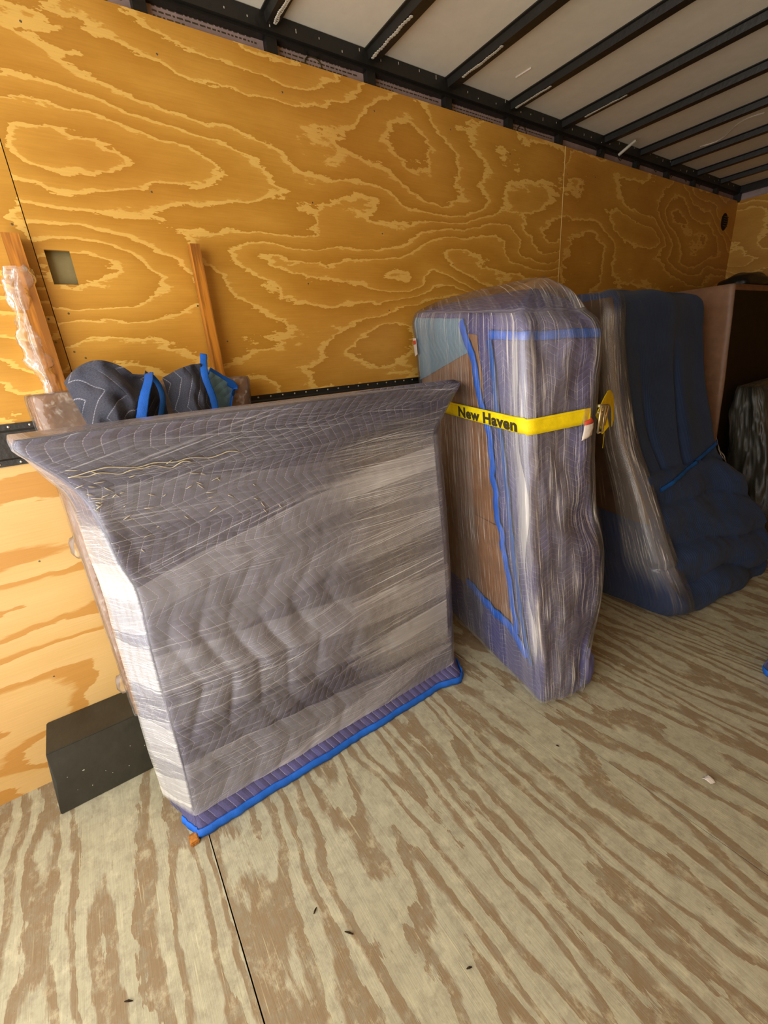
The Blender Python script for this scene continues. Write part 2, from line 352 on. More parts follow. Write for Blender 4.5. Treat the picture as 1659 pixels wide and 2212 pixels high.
# ------------------------------------------------------------------ cargo track
tr = empty('cargo_track', (0, .5, 1.17))
tag(tr, 'long black steel cargo track with rivets running along the plywood wall', 'track')
y0, y1 = REAR_Y, FRONT_Y
bm = bmesh.new()
Zs = [(0.000, 1.172), (.006, 1.172), (.006, 1.190), (.012, 1.196), (.012, 1.273), (.006, 1.279), (.006, 1.297), (0.000, 1.297)]
A = [bm.verts.new((x, y0, z)) for x, z in Zs]; B = [bm.verts.new((x, y1, z)) for x, z in Zs]
for k in range(8): bm.faces.new((A[k], B[k], B[(k+1) % 8], A[(k+1) % 8]))
part(bmo('rail', bm, 'black'), tr)
bm = bmesh.new(); k = 0; y = y0+.03
while y < y1-.05:
    part(boxes('slot', [((.0121, y, 1.215), (.0127, y+.035, 1.255))], 'dark'), tr); y += .104
bm.free()
bm = bmesh.new(); bm2 = bmesh.new(); disc(bm2, (0, 0, 0), (1, 0, 0), .0045, .002, 8)
riv = bmo('rivet', bm2, 'rivet', smooth=True); riv.location = (.006, .5, 1.288); part(riv, tr)
y = y0+.02; cnt = 1
while y < y1:
    for z in (1.181, 1.288):
        if -.35 < y < 2.3 and cnt < 99 and (z > 1.2 or y < 0.1):
            r_ = riv.copy(); COL.objects.link(r_); r_.location = (.006, y, z); cnt += 1
        else: disc(bm, (.006, y, z), (1, 0, 0), .0045, .002, 8)
    y += .052
o = part(bmo('rivet_row', bm, 'rivet', smooth=True), tr); tag(o, kind='stuff')
# wheel box
bm = bmesh.new()
L0, L1 = -.42, 1.12
prof = [(0, 0), (.186, 0), (.168, .12), (.150, .232), (0, .25)]
A = [bm.verts.new((x, L0+(.02 if z > .1 else 0), z)) for x, z in prof]; B = [bm.verts.new((x, L1, z)) for x, z in prof]
for k in range(5): bm.faces.new((A[k], B[k], B[(k+1) % 5], A[(k+1) % 5]))
bm.faces.new(A[::-1]); bm.faces.new(B); bmesh.ops.bevel(bm, geom=list(bm.edges), offset=.003, segments=2, affect='EDGES')
wb = empty('wheel_well_box', (.09, .5, 0)); tag(wb, 'black painted steel wheel box low against the plywood wall, behind wrapped panel', 'wheel box')
part(bmo('housing', bm, 'box'), wb)
bm = bmesh.new()
for k in range(90):
    y = L0+.02+k*.014; r = .002+.004*abs(nz(y*60, 2)); 
    if random.random() < .6: disc(bm, (.180+.004*nz(y*40, 0), y, .001+abs(nz(y*50, 5))*.004), (1, 0, .5), r, .0015, 6)
for k in range(14): disc(bm, (.178, random.uniform(-.38, -.1), random.uniform(.02, .14)), (1, 0, 0), random.uniform(.001, .0025), .0008, 6)
tag(part(bmo('dried_sealant', bm, 'glue'), wb), kind='stuff')
# round vent
rv = empty('round_wall_vent', (0, 4.69, 2.24)); tag(rv, 'small dark round vent high on the plywood wall near the far corner', 'vent')
bm = bmesh.new(); disc(bm, (.0, 4.69, 2.235), (1, 0, 0), .062, .008, 28); part(bmo('vent_plate', bm, 'darkbrown'), rv)
bm = bmesh.new()
for k in range(5): bx(bm, (.008, 4.65, 2.20+k*.016), (.012, 4.73, 2.206+k*.016))
part(bmo('louvres', bm, 'black'), rv)

# ------------------------------------------------------------------ lofted bodies
class Loft:
    """closed body given by 4 plan corners per height; u in [0,4), corner k at u=k"""
    def __init__(s, secs, rad, bulge=None, disp=None, shear=None):
        s.secs = secs; s.rad = rad; s.bulge = bulge or (lambda k, f, z: 0.0); s.disp = disp; s.shear = shear
        s.z0 = secs[0][0]; s.z1 = secs[-1][0]
    def corners(s, z):
        S_ = s.secs
        if z <= S_[0][0]: return [Vector(c) for c in S_[0][1]]
        if z >= S_[-1][0]: return [Vector(c) for c in S_[-1][1]]
        for i in range(len(S_)-1):
            if z <= S_[i+1][0]: break
        a, b = S_[i], S_[i+1]; t = (z-a[0])/(b[0]-a[0])
        p = S_[max(i-1, 0)]; q = S_[min(i+2, len(S_)-1)]
        out = []
        for k in range(4):
            P0, P1, P2, P3 = [Vector(x[1][k]) for x in (p, a, b, q)]
            h = b[0]-a[0]
            m1 = (P2-P0)/max(b[0]-p[0], 1e-6)*h; m2 = (P3-P1)/max(q[0]-a[0], 1e-6)*h
            out.append((2*t**3-3*t*t+1)*P1+(t**3-2*t*t+t)*m1+(-2*t**3+3*t*t)*P2+(t**3-t*t)*m2)
        return out
    def xy(s, u, z):
        c = s.corners(z); u %= 4; k = int(u); f = u-k
        P, A, B, N = c[k-1], c[k], c[(k+1) % 4], c[(k+2) % 4]
        L = (B-A).length; r = min(s.rad(z) if callable(s.rad) else s.rad, .45*L, .45*(A-P).length, .45*(N-B).length); a = r/L
        if f < a:
            t = .5+.5*f/a; Q0 = A+(P-A).normalized()*r; Q2 = A+(B-A).normalized()*r; p = Q0*(1-t)**2+A*2*t*(1-t)+Q2*t*t
        elif f > 1-a:
            t = .5*(f-(1-a))/a; Q0 = B+(A-B).normalized()*r; Q2 = B+(N-B).normalized()*r; p = Q0*(1-t)**2+B*2*t*(1-t)+Q2*t*t
        else: p = A.lerp(B, f)
        bl = s.bulge(k, f, z)
        if bl:
            d = (B-A).normalized(); p = p+Vector((-d.y, d.x))*(-bl)*s.sgn
        return p
    sgn = -1
    def base(s, u, z):
        p = s.xy(u, z); zz = z
        if s.shear: zz = z+s.shear(p.x, p.y, z)
        return Vector((p.x, p.y, zz))
    def nrm(s, u, z):
        e = .012; a = s.base(u+e, z)-s.base(u-e, z); b = s.base(u, min(z+.01, s.z1))-s.base(u, max(z-.01, s.z0))
        n = a.cross(b)
        if n.length < 1e-9: return Vector((1, 0, 0))
        n.normalize(); c = s.corners(z); ctr = sum(c, Vector((0, 0)))/4; p = s.xy(u, z)
        if n.x*(p.x-ctr.x)+n.y*(p.y-ctr.y) < 0: n = -n
        return n
    def pt(s, u, z, off=0.0):
        n = s.nrm(u, z); d = off+(s.disp(u, z) if s.disp else 0)
        return s.base(u, z)+n*d
    def ulist(s, per):
        us = []
        for k in range(4):
            n = per[k]; us += [k+i/n for i in range(n)]
        return us
    def build(s, name, mat, parent, tc=None, *, per=(120, 30, 60, 30), nz_=160, off=0.0, z0=None, z1=None, top=True, bottom=False, uo=(0, 0), extra=None):
        z0 = s.z0 if z0 is None else z0; z1 = s.z1 if z1 is None else z1
        us = s.ulist(per); n = len(us); vs = []; uvs = []; fs = []
        c = s.corners((z0+z1)/2); Ls = [(c[(k+1) % 4]-c[k]).length for k in range(4)]
        cum = [0, Ls[0], Ls[0]+Ls[1], Ls[0]+Ls[1]+Ls[2]]
        def U(u): k = int(u) % 4; return cum[k]+(u-int(u))*Ls[k]
        for j in range(nz_+1):
            z = z0+(z1-z0)*j/nz_
            for u in us:
                p = s.pt(u, z, off)
                if extra: p = p+s.nrm(u, z)*extra(u, z)
                vs.append(p); uvs.append((U(u)+uo[0], z+uo[1]))
        for j in range(nz_):
            for i in range(n):
                a = j*n+i; b = j*n+(i+1) % n; fs.append((a, b, b+n, a+n))
        if top:
            last = nz_*n; ctr = Vector((0, 0, 0))
            for i in range(n): ctr += vs[last+i]
            ctr /= n; K = 12
            if tc: ctr = Vector((tc[0], tc[1], ctr.z))
            H = top if isinstance(top, float) else .012
            prev = last
            for r in range(1, K):
                q = r/K; sc = 1-q**1.3 if H > .05 else 1-q; hh = H*(.45*q+.55*math.sin(q*math.pi/2))
                st = len(vs)
                for i in range(n):
                    b0 = vs[last+i]; p = ctr+(b0-ctr)*sc; p = Vector((p.x, p.y, b0.z*sc+ctr.z*(1-sc)+hh+.006*nz(p.x*9, p.y*9, 4)*(H > .05)))
                    vs.append(p); uvs.append((p.y*.8+p.x*.6+uo[0], z1+q*.25+uo[1]))
                for i in range(n):
                    fs.append((prev+i, prev+(i+1) % n, st+(i+1) % n, st+i))
                prev = st
            vs.append(ctr+Vector((0, 0, H))); uvs.append((uo[0], z1+.3)); cc = len(vs)-1
            for i in range(n): fs.append((prev+i, prev+(i+1) % n, cc))
        o = mesh(name, vs, fs, mat, None, uvs)
        return part(o, parent)
    def patch(s, name, mat, parent, quad, nu=40, nv=40, off=.004, wob=.0, th=.003, uo=(0, 0), flat=False, fd=None):
        """sheet lying on the body; quad = 4 (u,z) corners: lower-left, lower-right, upper-right, upper-left"""
        vs = []; uvs = []; fs = []
        for j in range(nv+1):
            t = j/nv
            for i in range(nu+1):
                q = i/nu
                a = [quad[0][k]*(1-q)+quad[1][k]*q for k in (0, 1)]; b = [quad[3][k]*(1-q)+quad[2][k]*q for k in (0, 1)]
                u = a[0]*(1-t)+b[0]*t; z = a[1]*(1-t)+b[1]*t
                if wob: u += wob*nz(z*9, u*2, 7); z += wob*.7*nz(u*9, 5)
                vs.append(s.base(u, z)+s.nrm(u, z)*off if flat else s.pt(u, z, off)); uvs.append((u*.4+uo[0] if not flat else u*.7+uo[0], z+uo[1]))
        m = nu+1
        for j in range(nv):
            for i in range(nu): a = j*m+i; fs.append((a, a+1, a+1+m, a+m))
        o = mesh(name, vs, fs, mat, None, uvs)
        if fd:   # fades the patch out towards its edges
            at = o.data.attributes.new('edge_fade', 'FLOAT', 'POINT'); k = 0
            for j in range(nv+1):
                for i in range(nu+1):
                    q, t = i/nu, j/nv; l, r_, b_, t_ = fd
                    f = 1.0
                    for val, wd in ((q, l), (1-q, r_), (t, b_), (1-t, t_)):
                        if wd: f *= min(1, val/wd)
                    at.data[k].value = f; k += 1
        return part(o, parent)
    def strip(s, name, mat, parent, pts, w=.02, off=.006, th=.004, n=60, wob=0.0):
        """cloth binding lying along a (u,z) polyline, width w in metres, with thickness"""
        P = []; seg = [0]
        for a, b in zip(pts, pts[1:]): seg.append(seg[-1]+max(1e-6, math.hypot((b[0]-a[0])*.6, b[1]-a[1])))
        for i in range(n+1):
            d = seg[-1]*i/n
            for k in range(len(seg)-1):
                if d <= seg[k+1]+1e-9: break
            t = (d-seg[k])/(seg[k+1]-seg[k]); a, b = pts[k], pts[k+1]
            u = a[0]*(1-t)+b[0]*t; z = a[1]*(1-t)+b[1]*t
            if wob: u += wob*nz(z*14, 3.3); z += wob*.5*nz(u*20, 1.1)
            P.append((s.pt(u, z, off), s.nrm(u, z)))
        vs = []; fs = []
        for i, (p, nn) in enumerate(P):
            d = (P[min(i+1, n)][0]-P[max(i-1, 0)][0]).normalized(); side = d.cross(nn).normalized()
            ww = w*(1+.18*nz(i*.6, 2.2))
            for e, h in ((-.5, 0), (-.42, th), (0, th*1.5), (.42, th), (.5, 0)):
                vs.append(p+side*ww*e+nn*h)
        for i in range(n):
            for k in range(4): a = i*5+k; fs.append((a, a+5, a+6, a+1))
            fs.append((i*5, i*5+4, i*5+9, i*5+5))
        o = mesh(name, vs, fs, mat, None); return part(o, parent)

# ---------- the big wrapped panel with flared top
def rayY(x, px):   # width change along the sight line keeps the silhouettes when x changes
    return px
secs = [
    (0.030, [(.556, -.040), (.556, 1.085), (.43, 1.190), (.41, -.100)]),
    (0.10,  [(.545, -.034), (.545, 1.080), (.43, 1.190), (.41, -.104)]),
    (0.30,  [(.535, -.024), (.535, 1.080), (.43, 1.185), (.40, -.104)]),
    (0.50,  [(.525, -.020), (.525, 1.085), (.42, 1.190), (.40, -.096)]),
    (0.70,  [(.512, -.014), (.512, 1.086), (.41, 1.190), (.39, -.090)]),
    (0.86,  [(.500, -.006), (.500, 1.085), (.40, 1.190), (.38, -.084)]),
    (0.96,  [(.495, -.026), (.492, 1.085), (.40, 1.180), (.37, -.085)]),
    (1.06,  [(.495, -.036), (.490, 1.080), (.40, 1.178), (.36, -.086)]),
    (1.13,  [(.500, -.050), (.492, 1.078), (.40, 1.178), (.36, -.098)]),
    (1.19,  [(.520, -.078), (.510, 1.105), (.39, 1.210), (.36, -.130)]),
    (1.24,  [(.548, -.112), (.535, 1.122), (.38, 1.245), (.36, -.152)]),
    (1.275, [(.560, -.140), (.548, 1.140), (.37, 1.285), (.36, -.168)]),
    (1.292, [(.556, -.135), (.548, 1.150), (.37, 1.290), (.36, -.164)])]
def pdisp(u, z):
    k = int(u % 4); f = (u % 4)-k
    if k != 0: 
        return .002*nz(u*8, z*14)
    e = min(1, f/.04, (1-f)/.06)
    zz = math.exp(-((z-.45)/.38)**2)*math.exp(-((f-.28)/.34)**2)
    ph = f*36-f*f*9+2.3*abs(((z/.17) % 2)-1)+2.6*nz(f*3.5, z*2.5, 1)
    fold = (abs(math.sin(ph))**.55-.6)*.011*zz*(.5+abs(nz(f*5, z*6, 8))*1.6)+.006*zz*nz(f*16+z*5, z*8, 3)
    dent = -.014*math.exp(-((z-.98-.10*f)/.12)**2)*math.exp(-((f-.10)/.22)**2)
    hem = 0
    return e*(fold+dent+.005*nz(f*5, z*5, 9)+.0015*nz(f*40, z*30, 2))
panel = Loft(secs, lambda z: .012, disp=pdisp)
pr = empty('wrapped_panel_furniture', (.48, .55, 0))
tag(pr, 'wide flat furniture piece with flared top in grey blanket and film, nearest the camera', 'wrapped furniture')
panel.build('moving_blanket', 'blanket', pr, per=(300, 26, 60, 30), nz_=300, top=True)
panel.build('stretch_film', 'filmh', pr, per=(150, 14, 30, 18), nz_=130, off=.006, z0=.075, top=True, uo=(.3, .2))
panel.patch('stretch_film', 'filmw', pr, [(3.04, .075), (4.0, .075), (4.0, 1.12), (3.04, 1.12)], nu=30, nv=90, off=.009, uo=(4, 2), fd=(0, .04, .03, .12))  # white haze brightens the left side as if strongly daylit
panel.patch('stretch_film', 'filmr', pr, [(.45, .15), (.985, .12), (.985, 1.26), (.45, 1.20)], nu=60, nv=90, off=.0105, uo=(1, 5), fd=(.65, .02, .15, .1))  # painted highlight: extra haze over the right part of the front
# flared hem and its blue edge on the floor
def hemline(u):
    k = int(u) % 4; f = u-int(u)
    w = .012*nz(u*6, 1)+.003*nz(u*18, 5)
    fl = .016+.9*w if k == 0 else .006
    if k == 0 and f > .9: fl += .035*((f-.9)/.1)
    if k == 1: fl = .03*(1-f)**2+.006
    zz = .010+max(0, .008*nz(u*7+2, 8))
    return fl, zz
us = [x/160*2.0-.5 for x in range(0, 161)]
vs = []; fs = []; uvs = []
for u in us:
    uu = u % 4; fl_, zh = hemline(uu)
    for j in range(9):
        t = j/8; z = .09*(1-t)+zh*t; p = panel.pt(uu, max(z, .03), .001+fl_*t**1.6); p.z = z
        vs.append(p); uvs.append((u*1.1, z))
for i in range(len(us)-1):
    for j in range(8): a = i*9+j; fs.append((a, a+1, a+10, a+9))
part(mesh('blanket_hem', vs, fs, 'blanketc', None, uvs), pr)
bm = bmesh.new(); rings = []
for i, u in enumerate(us):
    uu = u % 4; fl_, zh = hemline(uu); n_ = panel.nrm(uu, .05); n_.z = 0; n_.normalize()
    p = panel.pt(uu, .03, .001+fl_); p.z = zh
    w = .0125; pk = .0012*math.sin(i*2.1)
    rings.append([bm.verts.new(p+n_*a+Vector((0, 0, b))) for a, b in ((-.003, -.007), (.003+pk, -.007), (.0045+pk, .006), (.0005+pk, .024), (-.003, .025))])
for A, B in zip(rings, rings[1:]):
    for k in range(5): bm.faces.new((A[k], A[(k+1) % 5], B[(k+1) % 5], B[k]))
for v in bm.verts: v.co.z = max(v.co.z, .001)
part(bmo('blue_binding', bm, 'blue', smooth=True), pr)
boxes_ = boxes('wooden_foot', [((.548, -.072, 0), (.586, -.045, .016))], 'slat', None, .003); part(boxes_, pr)
# crumpled film ridges below the flared top, pale to paint the light they catch
bm = bmesh.new(); random.seed(5)
for k in range(46):
    f0 = abs(random.gauss(.10, .12)); z0_ = 1.13-.25*f0+random.gauss(0, .045)-.12*max(0, .12-f0)
    if f0 > .55: continue
    L = random.uniform(.008, .03); an = random.uniform(-1.2, .5) if f0 < .3 else random.uniform(-1.4, -.6)
    pts = [panel.pt(f0+L*t*math.cos(an)*.9+.003*nz(k, t*3), z0_+L*t*math.sin(an), .0085) for t in (0, .33, .66, 1)]
    tube(bm, pts, [.0004, random.uniform(.0008, .0017), random.uniform(.0006, .0015), .0003], 6)
for zz, f1_ in ((1.205, .33), (1.198, .22)):
    pts = [panel.pt(.012+f1_*t, zz+.012*nz(t*7, zz*50)-.02*t, .009) for t in [j/40 for j in range(41)]]
    tube(bm, pts, [.0012+.0012*abs(nz(j*.8, zz*9)) for j in range(41)], 6)
tag(part(bmo('film_creases', bm, 'crease_glint', smooth=True), pr), kind='stuff')

# ---------- upright frame behind it, with two wooden posts
fr = empty('upright_wooden_frame', (.1, .2, .25))
tag(fr, 'wooden frame with two upright orange posts against the wall, lower part wrapped in film', 'furniture frame')
def post(y0a, y1a, x0, x1, z0, z1, yb=0.0):
    bm = bmesh.new(); N = 24; rings = []
    for j in range(N+1):
        t = j/N; z = z0+(z1-z0)*t; w = (1-t)*yb
        rings.append([bm.verts.new(c) for c in ((x0, y0a-w, z), (x1+.012*(1-t), y0a-w, z), (x1+.012*(1-t), y1a+w*.3, z), (x0, y1a+w*.3, z))])
    for A, B in zip(rings, rings[1:]):
        for k in range(4): bm.faces.new((A[k], A[(k+1) % 4], B[(k+1) % 4], B[k]))
    bm.faces.new(rings[0][::-1]); bm.faces.new(rings[-1])
    return bmo('post', bm, 'slat')
part(post(-.066, -.026, .014, .050, .252, 1.797, .004), fr)
part(post(.422, .452, .014, .056, .252, 1.800, .004), fr)
sl = Loft([(.36, [(.335, -.112), (.335, .46), (.13, .50), (.13, -.128)]), (1.05, [(.33, -.105), (.33, .46), (.08, .50), (.08, -.128)]), (1.18, [(.22, -.105), (.22, .49), (.07, .51), (.07, -.130)]), (1.23, [(.135, -.110), (.135, .50), (.062, .515), (.062, -.133)]), (1.36, [(.125, -.115), (.125, .515), (.062, .52), (.062, -.135)]), (1.372, [(.122, -.112), (.122, .512), (.065, .515), (.065, -.132)])], .02,
          disp=lambda u, z: .003*nz(u*9, z*12))
sl.build('boxed_panel', 'cardboard', fr, per=(40, 10, 40, 12), nz_=40)
sl.build('stretch_film', 'films', fr, per=(60, 16, 30, 20), nz_=90, off=.006, uo=(2, 1))
# film sleeve bunched round the left post
vs = []; fs = []; uvs = []; N, Kk = 70, 26
for j in range(N+1):
    t = j/N; z = 1.715-t*.36
    wx = .036+.010*math.sin(t*9+1); wy = .030+.016*math.sin(t*13)*.5+.008*nz(t*9, 3)
    cy = -.056-.018*math.sin(math.pi*t)+.006*nz(t*8, 1)
    for i in range(Kk):
        a = 2*math.pi*i/Kk; r = 1+.30*nz(math.cos(a)*1.6+t*3, math.sin(a)*1.6, t*11)+.14*nz(a*5, t*34)
        vs.append((max(.003, .030+wx*math.cos(a)*r*.8), cy+wy*math.sin(a)*r, z+.008*nz(a*2, t*5, 4))); uvs.append((i/Kk*.2, z))
for j in range(N):
    for i in range(Kk): a = j*Kk+i; b = j*Kk+(i+1) % Kk; fs.append((a, b, b+Kk, a+Kk))
part(mesh('film_sleeve', vs, fs, 'films', None, uvs), fr)
for (y, z, x) in ((-.120, .935, .22), (-.122, .46, .27)):
    bm = bmesh.new(); bmesh.ops.create_icosphere(bm, subdivisions=3, radius=.024)
    for v in bm.verts:
        v.co *= 1+.45*nz(v.co.x*60, v.co.y*60, v.co.z*60+y*9); v.co.z *= 1.7; v.co.y *= .8; v.co += Vector((x, y, z))
    part(bmo('film_bunch', bm, 'films', smooth=True), fr)

# ---------- blankets heaped on the frame
def sheet(name, mat, root, c, bul=(.06, 0, .0), nu=50, nv=50, edge=None, nzs=.012, shape=None, th=.006, fold=0.0):
    """c = 4 points: lower-left, lower-right, upper-right, upper-left"""
    C4 = [Vector(p) for p in c]; vs = []; fs = []; uvs = []
    for j in range(nv+1):
        t = j/nv
        for i in range(nu+1):
            q = i/nu; p = (C4[0]*(1-q)+C4[1]*q)*(1-t)+(C4[3]*(1-q)+C4[2]*q)*t
            b = math.sin(math.pi*q)*math.sin(math.pi*min(1, t*.5+.25))
            p = p+Vector(bul)*b
            p.x += nzs*nz(q*4, t*4, p.z*3)+fold*math.sin(q*14+t*3)*math.sin(math.pi*q)
            if shape: p.z += shape(q, t); 
            vs.append(p); uvs.append((q*(C4[1]-C4[0]).length, t*(C4[3]-C4[0]).length))
    m = nu+1; n0 = len(vs)
    for j in range(nv):
        for i in range(nu): a = j*m+i; fs.append((a, a+1, a+1+m, a+m))
    o = mesh(name, vs, fs, mat, None, uvs)
    md = o.modifiers.new('thick', 'SOLIDIFY'); md.thickness = th; md.offset = -1
    if root: part(o, root)
    return o
def ribbon(name, mat, root, pts, w=.022, th=.006, n=40, updir=(0, 0, 1)):
    bm = bmesh.new(); P = [Vector(p) for p in pts]; rings = []
    def cr(t):
        t *= len(P)-1; i = min(int(t), len(P)-2); t -= i
        p0, p1, p2, p3 = P[max(i-1, 0)], P[i], P[i+1], P[min(i+2, len(P)-1)]
        return .5*((2*p1)+(p2-p0)*t+(2*p0-5*p1+4*p2-p3)*t*t+(3*p1-p0-3*p2+p3)*t**3)
    for i in range(n+1):
        p = cr(i/n); d = (cr(min(1, i/n+.01))-cr(max(0, i/n-.01))).normalized(); up = Vector(updir); up = (up-d*up.dot(d)).normalized(); nn = d.cross(up)
        ww = w*(1+.12*nz(i*.5, 4))
        rings.append([bm.verts.new(p+up*a*ww+nn*b*th) for a, b in ((-.5, 0), (-.4, .5), (.4, .5), (.5, 0), (.4, -.5), (-.4, -.5))])
    for A, B in zip(rings, rings[1:]):
        for k in range(6): bm.faces.new((A[k], A[(k+1) % 6], B[(k+1) % 6], B[k]))
    bm.faces.new(rings[0][::-1]); bm.faces.new(rings[-1])
    o = bmo(name, bm, mat, None, True)
    if root: part(o, root)
    return o
b1 = empty('draped_blanket', (.2, .1, 1.25)); tag(b1, 'crumpled dark grey quilted blanket with blue edge draped beside the left wooden post', 'blanket')
sheet('blanket_cloth', 'slate', b1, [(.30, .01, 1.22), (.30, .115, 1.22), (.20, .190, 1.405), (.12, -.030, 1.40)], (.07, 0, .01),
      shape=lambda q, t: .045*t*math.sin(math.pi*min(1, q*1.25))**.8-.010*nz(q*5, t*4, 3)*4*t*(1-t), nzs=.045, fold=.004)
sheet('blanket_fold', 'slate', b1, [(.22, .09, 1.22), (.20, .215, 1.22), (.14, .222, 1.365), (.17, .185, 1.418)], (.0, .0, .0), nzs=.01)
ribbon('blue_binding', 'blue', b1, [(.318, .108, 1.235), (.325, .125, 1.285), (.30, .150, 1.345), (.255, .175, 1.385), (.205, .188, 1.408)], .027, .003, updir=(0, 1, .3))
ribbon('blue_binding', 'blue2', b1, [(.20, .188, 1.408), (.20, .207, 1.375), (.21, .208, 1.33), (.22, .19, 1.28), (.24, .175, 1.23)], .016, updir=(0, 1, 0))
b2 = empty('folded_blanket', (.15, .36, 1.25)); tag(b2, 'folded dark grey quilted blanket with blue corner beside the right wooden post', 'blanket')
sheet('blanket_cloth', 'slate', b2, [(.235, .232, 1.22), (.24, .345, 1.22), (.20, .345, 1.425), (.16, .228, 1.392)], (.05, 0, .0), nzs=.02, shape=lambda q, t: .01*t*math.sin(q*3))
sheet('blanket_flap', 'ltblue', b2, [(.16, .345, 1.26), (.16, .41, 1.25), (.14, .450, 1.345), (.17, .370, 1.405)], (.01, 0, 0), nzs=.006)
ribbon('blue_binding', 'blue', b2, [(.235, .352, 1.26), (.232, .352, 1.32), (.22, .345, 1.39), (.17, .366, 1.455)], .022, .003, updir=(0, 1, 0))
ribbon('blue_binding', 'blue', b2, [(.17, .372, 1.402), (.155, .415, 1.372), (.145, .452, 1.344), (.15, .435, 1.31), (.16, .412, 1.26)], .026, .003, updir=(0, .5, 1))

# ---------- wrapped upright cushion/sofa piece with the yellow strap
secs = [
    (0.004, [(.895, 1.250), (.955, 1.400), (.12, 1.72), (.06, 1.470)]),
    (0.04, [(.908, 1.232), (.972, 1.425), (.10, 1.74), (.05, 1.460)]),
    (0.20, [(.895, 1.224), (.955, 1.470), (.08, 1.75), (.05, 1.445)]),
    (0.40, [(.870, 1.216), (.945, 1.530), (.08, 1.78), (.05, 1.430)]),
    (0.60, [(.850, 1.210), (.925, 1.545), (.07, 1.78), (.05, 1.415)]),
    (0.80, [(.835, 1.205), (.900, 1.500), (.06, 1.76), (.05, 1.400)]),
    (0.96, [(.825, 1.202), (.895, 1.475), (.06, 1.75), (.05, 1.390)]),
    (1.10, [(.812, 1.200), (.890, 1.470), (.06, 1.74), (.05, 1.382)]),
    (1.25, [(.802, 1.198), (.885, 1.472), (.06, 1.73), (.05, 1.372)]),
    (1.40, [(.792, 1.200), (.880, 1.476), (.06, 1.72), (.05, 1.358)]),
    (1.455, [(.785, 1.206), (.868, 1.468), (.07, 1.70), (.05, 1.350)]),
    (1.485, [(.755, 1.225), (.840, 1.450), (.09, 1.67), (.06, 1.360)])]
def cdisp(u, z):
    u %= 4; k = int(u); f = u-k; e = min(1, f/.08, (1-f)/.08)
    if k == 0:
        return e*(.018*math.exp(-((f-.8)/.25)**2)*nz(z*7, 3)+.012*nz(f*3, z*6, 2)*min(1, z*3)+.006*nz(f*7, z*16, 5)-.035*math.exp(-((f-.88)/.08)**2)*math.exp(-((z-.12)/.10)**2))
    if k == 3: return e*.004*nz(f*4, z*5, 6)
    return .004*nz(u*5, z*7)
def cshear(x, y, z):
    return max(0, (z-.9))/.56*.085*max(0, min(1, (.82-x)/.75))
colm = Loft(secs, lambda z: .022, disp=cdisp, shear=cshear)
cr_ = empty('wrapped_sofa_cushion', (.5, 1.45, 0))
tag(cr_, 'tall upright furniture piece wrapped in violet blanket, cardboard and film, held by yellow strap', 'wrapped furniture')
colm.build('moving_blanket', 'blanketh', cr_, per=(70, 70, 30, 90), nz_=200, top=.075, tc=(.60, 1.50))
def csheet(name, mat, quad, **kw): return colm.patch(name, mat, cr_, quad, **kw)
csheet('cardboard_sheet', 'cardboard', [(3.03, .30), (3.84, .30), (3.66, 1.42), (3.03, 1.44)], off=.003, wob=.02)
csheet('light_blue_blanket', 'ltblue', [(3.0, 1.23), (3.60, 1.365), (3.56, 1.47), (2.97, 1.47)], off=.006, wob=.01)
csheet('cardboard_edge', 'cardboard', [(3.40, .715), (3.80, .72), (3.80, .728), (3.40, .723)], off=.009, nv=3)
colm.strip('blue_binding', 'blue', cr_, [(3.54, 1.46), (3.60, 1.38), (3.67, 1.24), (3.72, 1.12), (3.74, .95), (3.80, .65), (3.85, .36), (3.855, .28)], .036, .008, n=120, wob=.03)
colm.strip('blue_binding', 'blue', cr_, [(3.40, .33), (3.60, .30), (3.80, .285), (3.93, .20)], .05, .009, wob=.03)
colm.strip('blue_binding', 'blue2', cr_, [(3.77, 1.41), (3.80, 1.25), (3.84, 1.02), (3.88, .7), (3.91, .35), (3.95, .18)], .026, .008, n=90, wob=.01)
colm.strip('blue_binding', 'blue', cr_, [(3.77, 1.425), (3.9, 1.425), (4.0, 1.425)], .030, .008, n=30)
colm.strip('blue_binding', 'blue', cr_, [(0.0, 1.425), (.5, 1.425), (1.0, 1.42)], .030, .008, n=50)
colm.build('stretch_film', 'filmv', cr_, per=(70, 60, 20, 90), nz_=110, off=.011, z0=.03, top=.105, tc=(.62, 1.52), uo=(1, 0),
           extra=lambda u, z: .004+.008*max(0, nz(u*6, z*2, 8)))
colm.patch('stretch_film', 'filmc', cr_, [(3.90, .45), (4.12, .45), (4.12, 1.45), (3.90, 1.45)], nu=24, nv=90, off=.0175, fd=(.45, .5, .3, .04))  # highlight along the near corner, painted as pale haze
colm.patch('stretch_film', 'filmc', cr_, [(3.95, .12), (4.08, .12), (4.08, .62), (3.95, .62)], nu=24, nv=50, off=.0175, fd=(.5, .5, .3, .3))  # lower stretch of the same painted highlight
# dark bundled cloth in the hollow at the foot
bm = bmesh.new(); bmesh.ops.create_icosphere(bm, subdivisions=4, radius=1)
for v in bm.verts:
    n_ = 1+.18*nz(v.co.x*3, v.co.y*3, v.co.z*2); v.co = Vector((v.co.x*.05*n_+.925, v.co.y*.05*n_+1.475, max(.003, v.co.z*.10*n_+.09)))
o = part(bmo('blanket_bunch', bm, 'blanketc', smooth=True), cr_)
boxes('paper_label', [((.047, 1.325, 1.405), (.0482, 1.352, 1.48))], 'label'); o = bpy.data.objects['paper_label']; o.name = 'paper_label'
lo = o; lo.data.materials[0] = M['label']
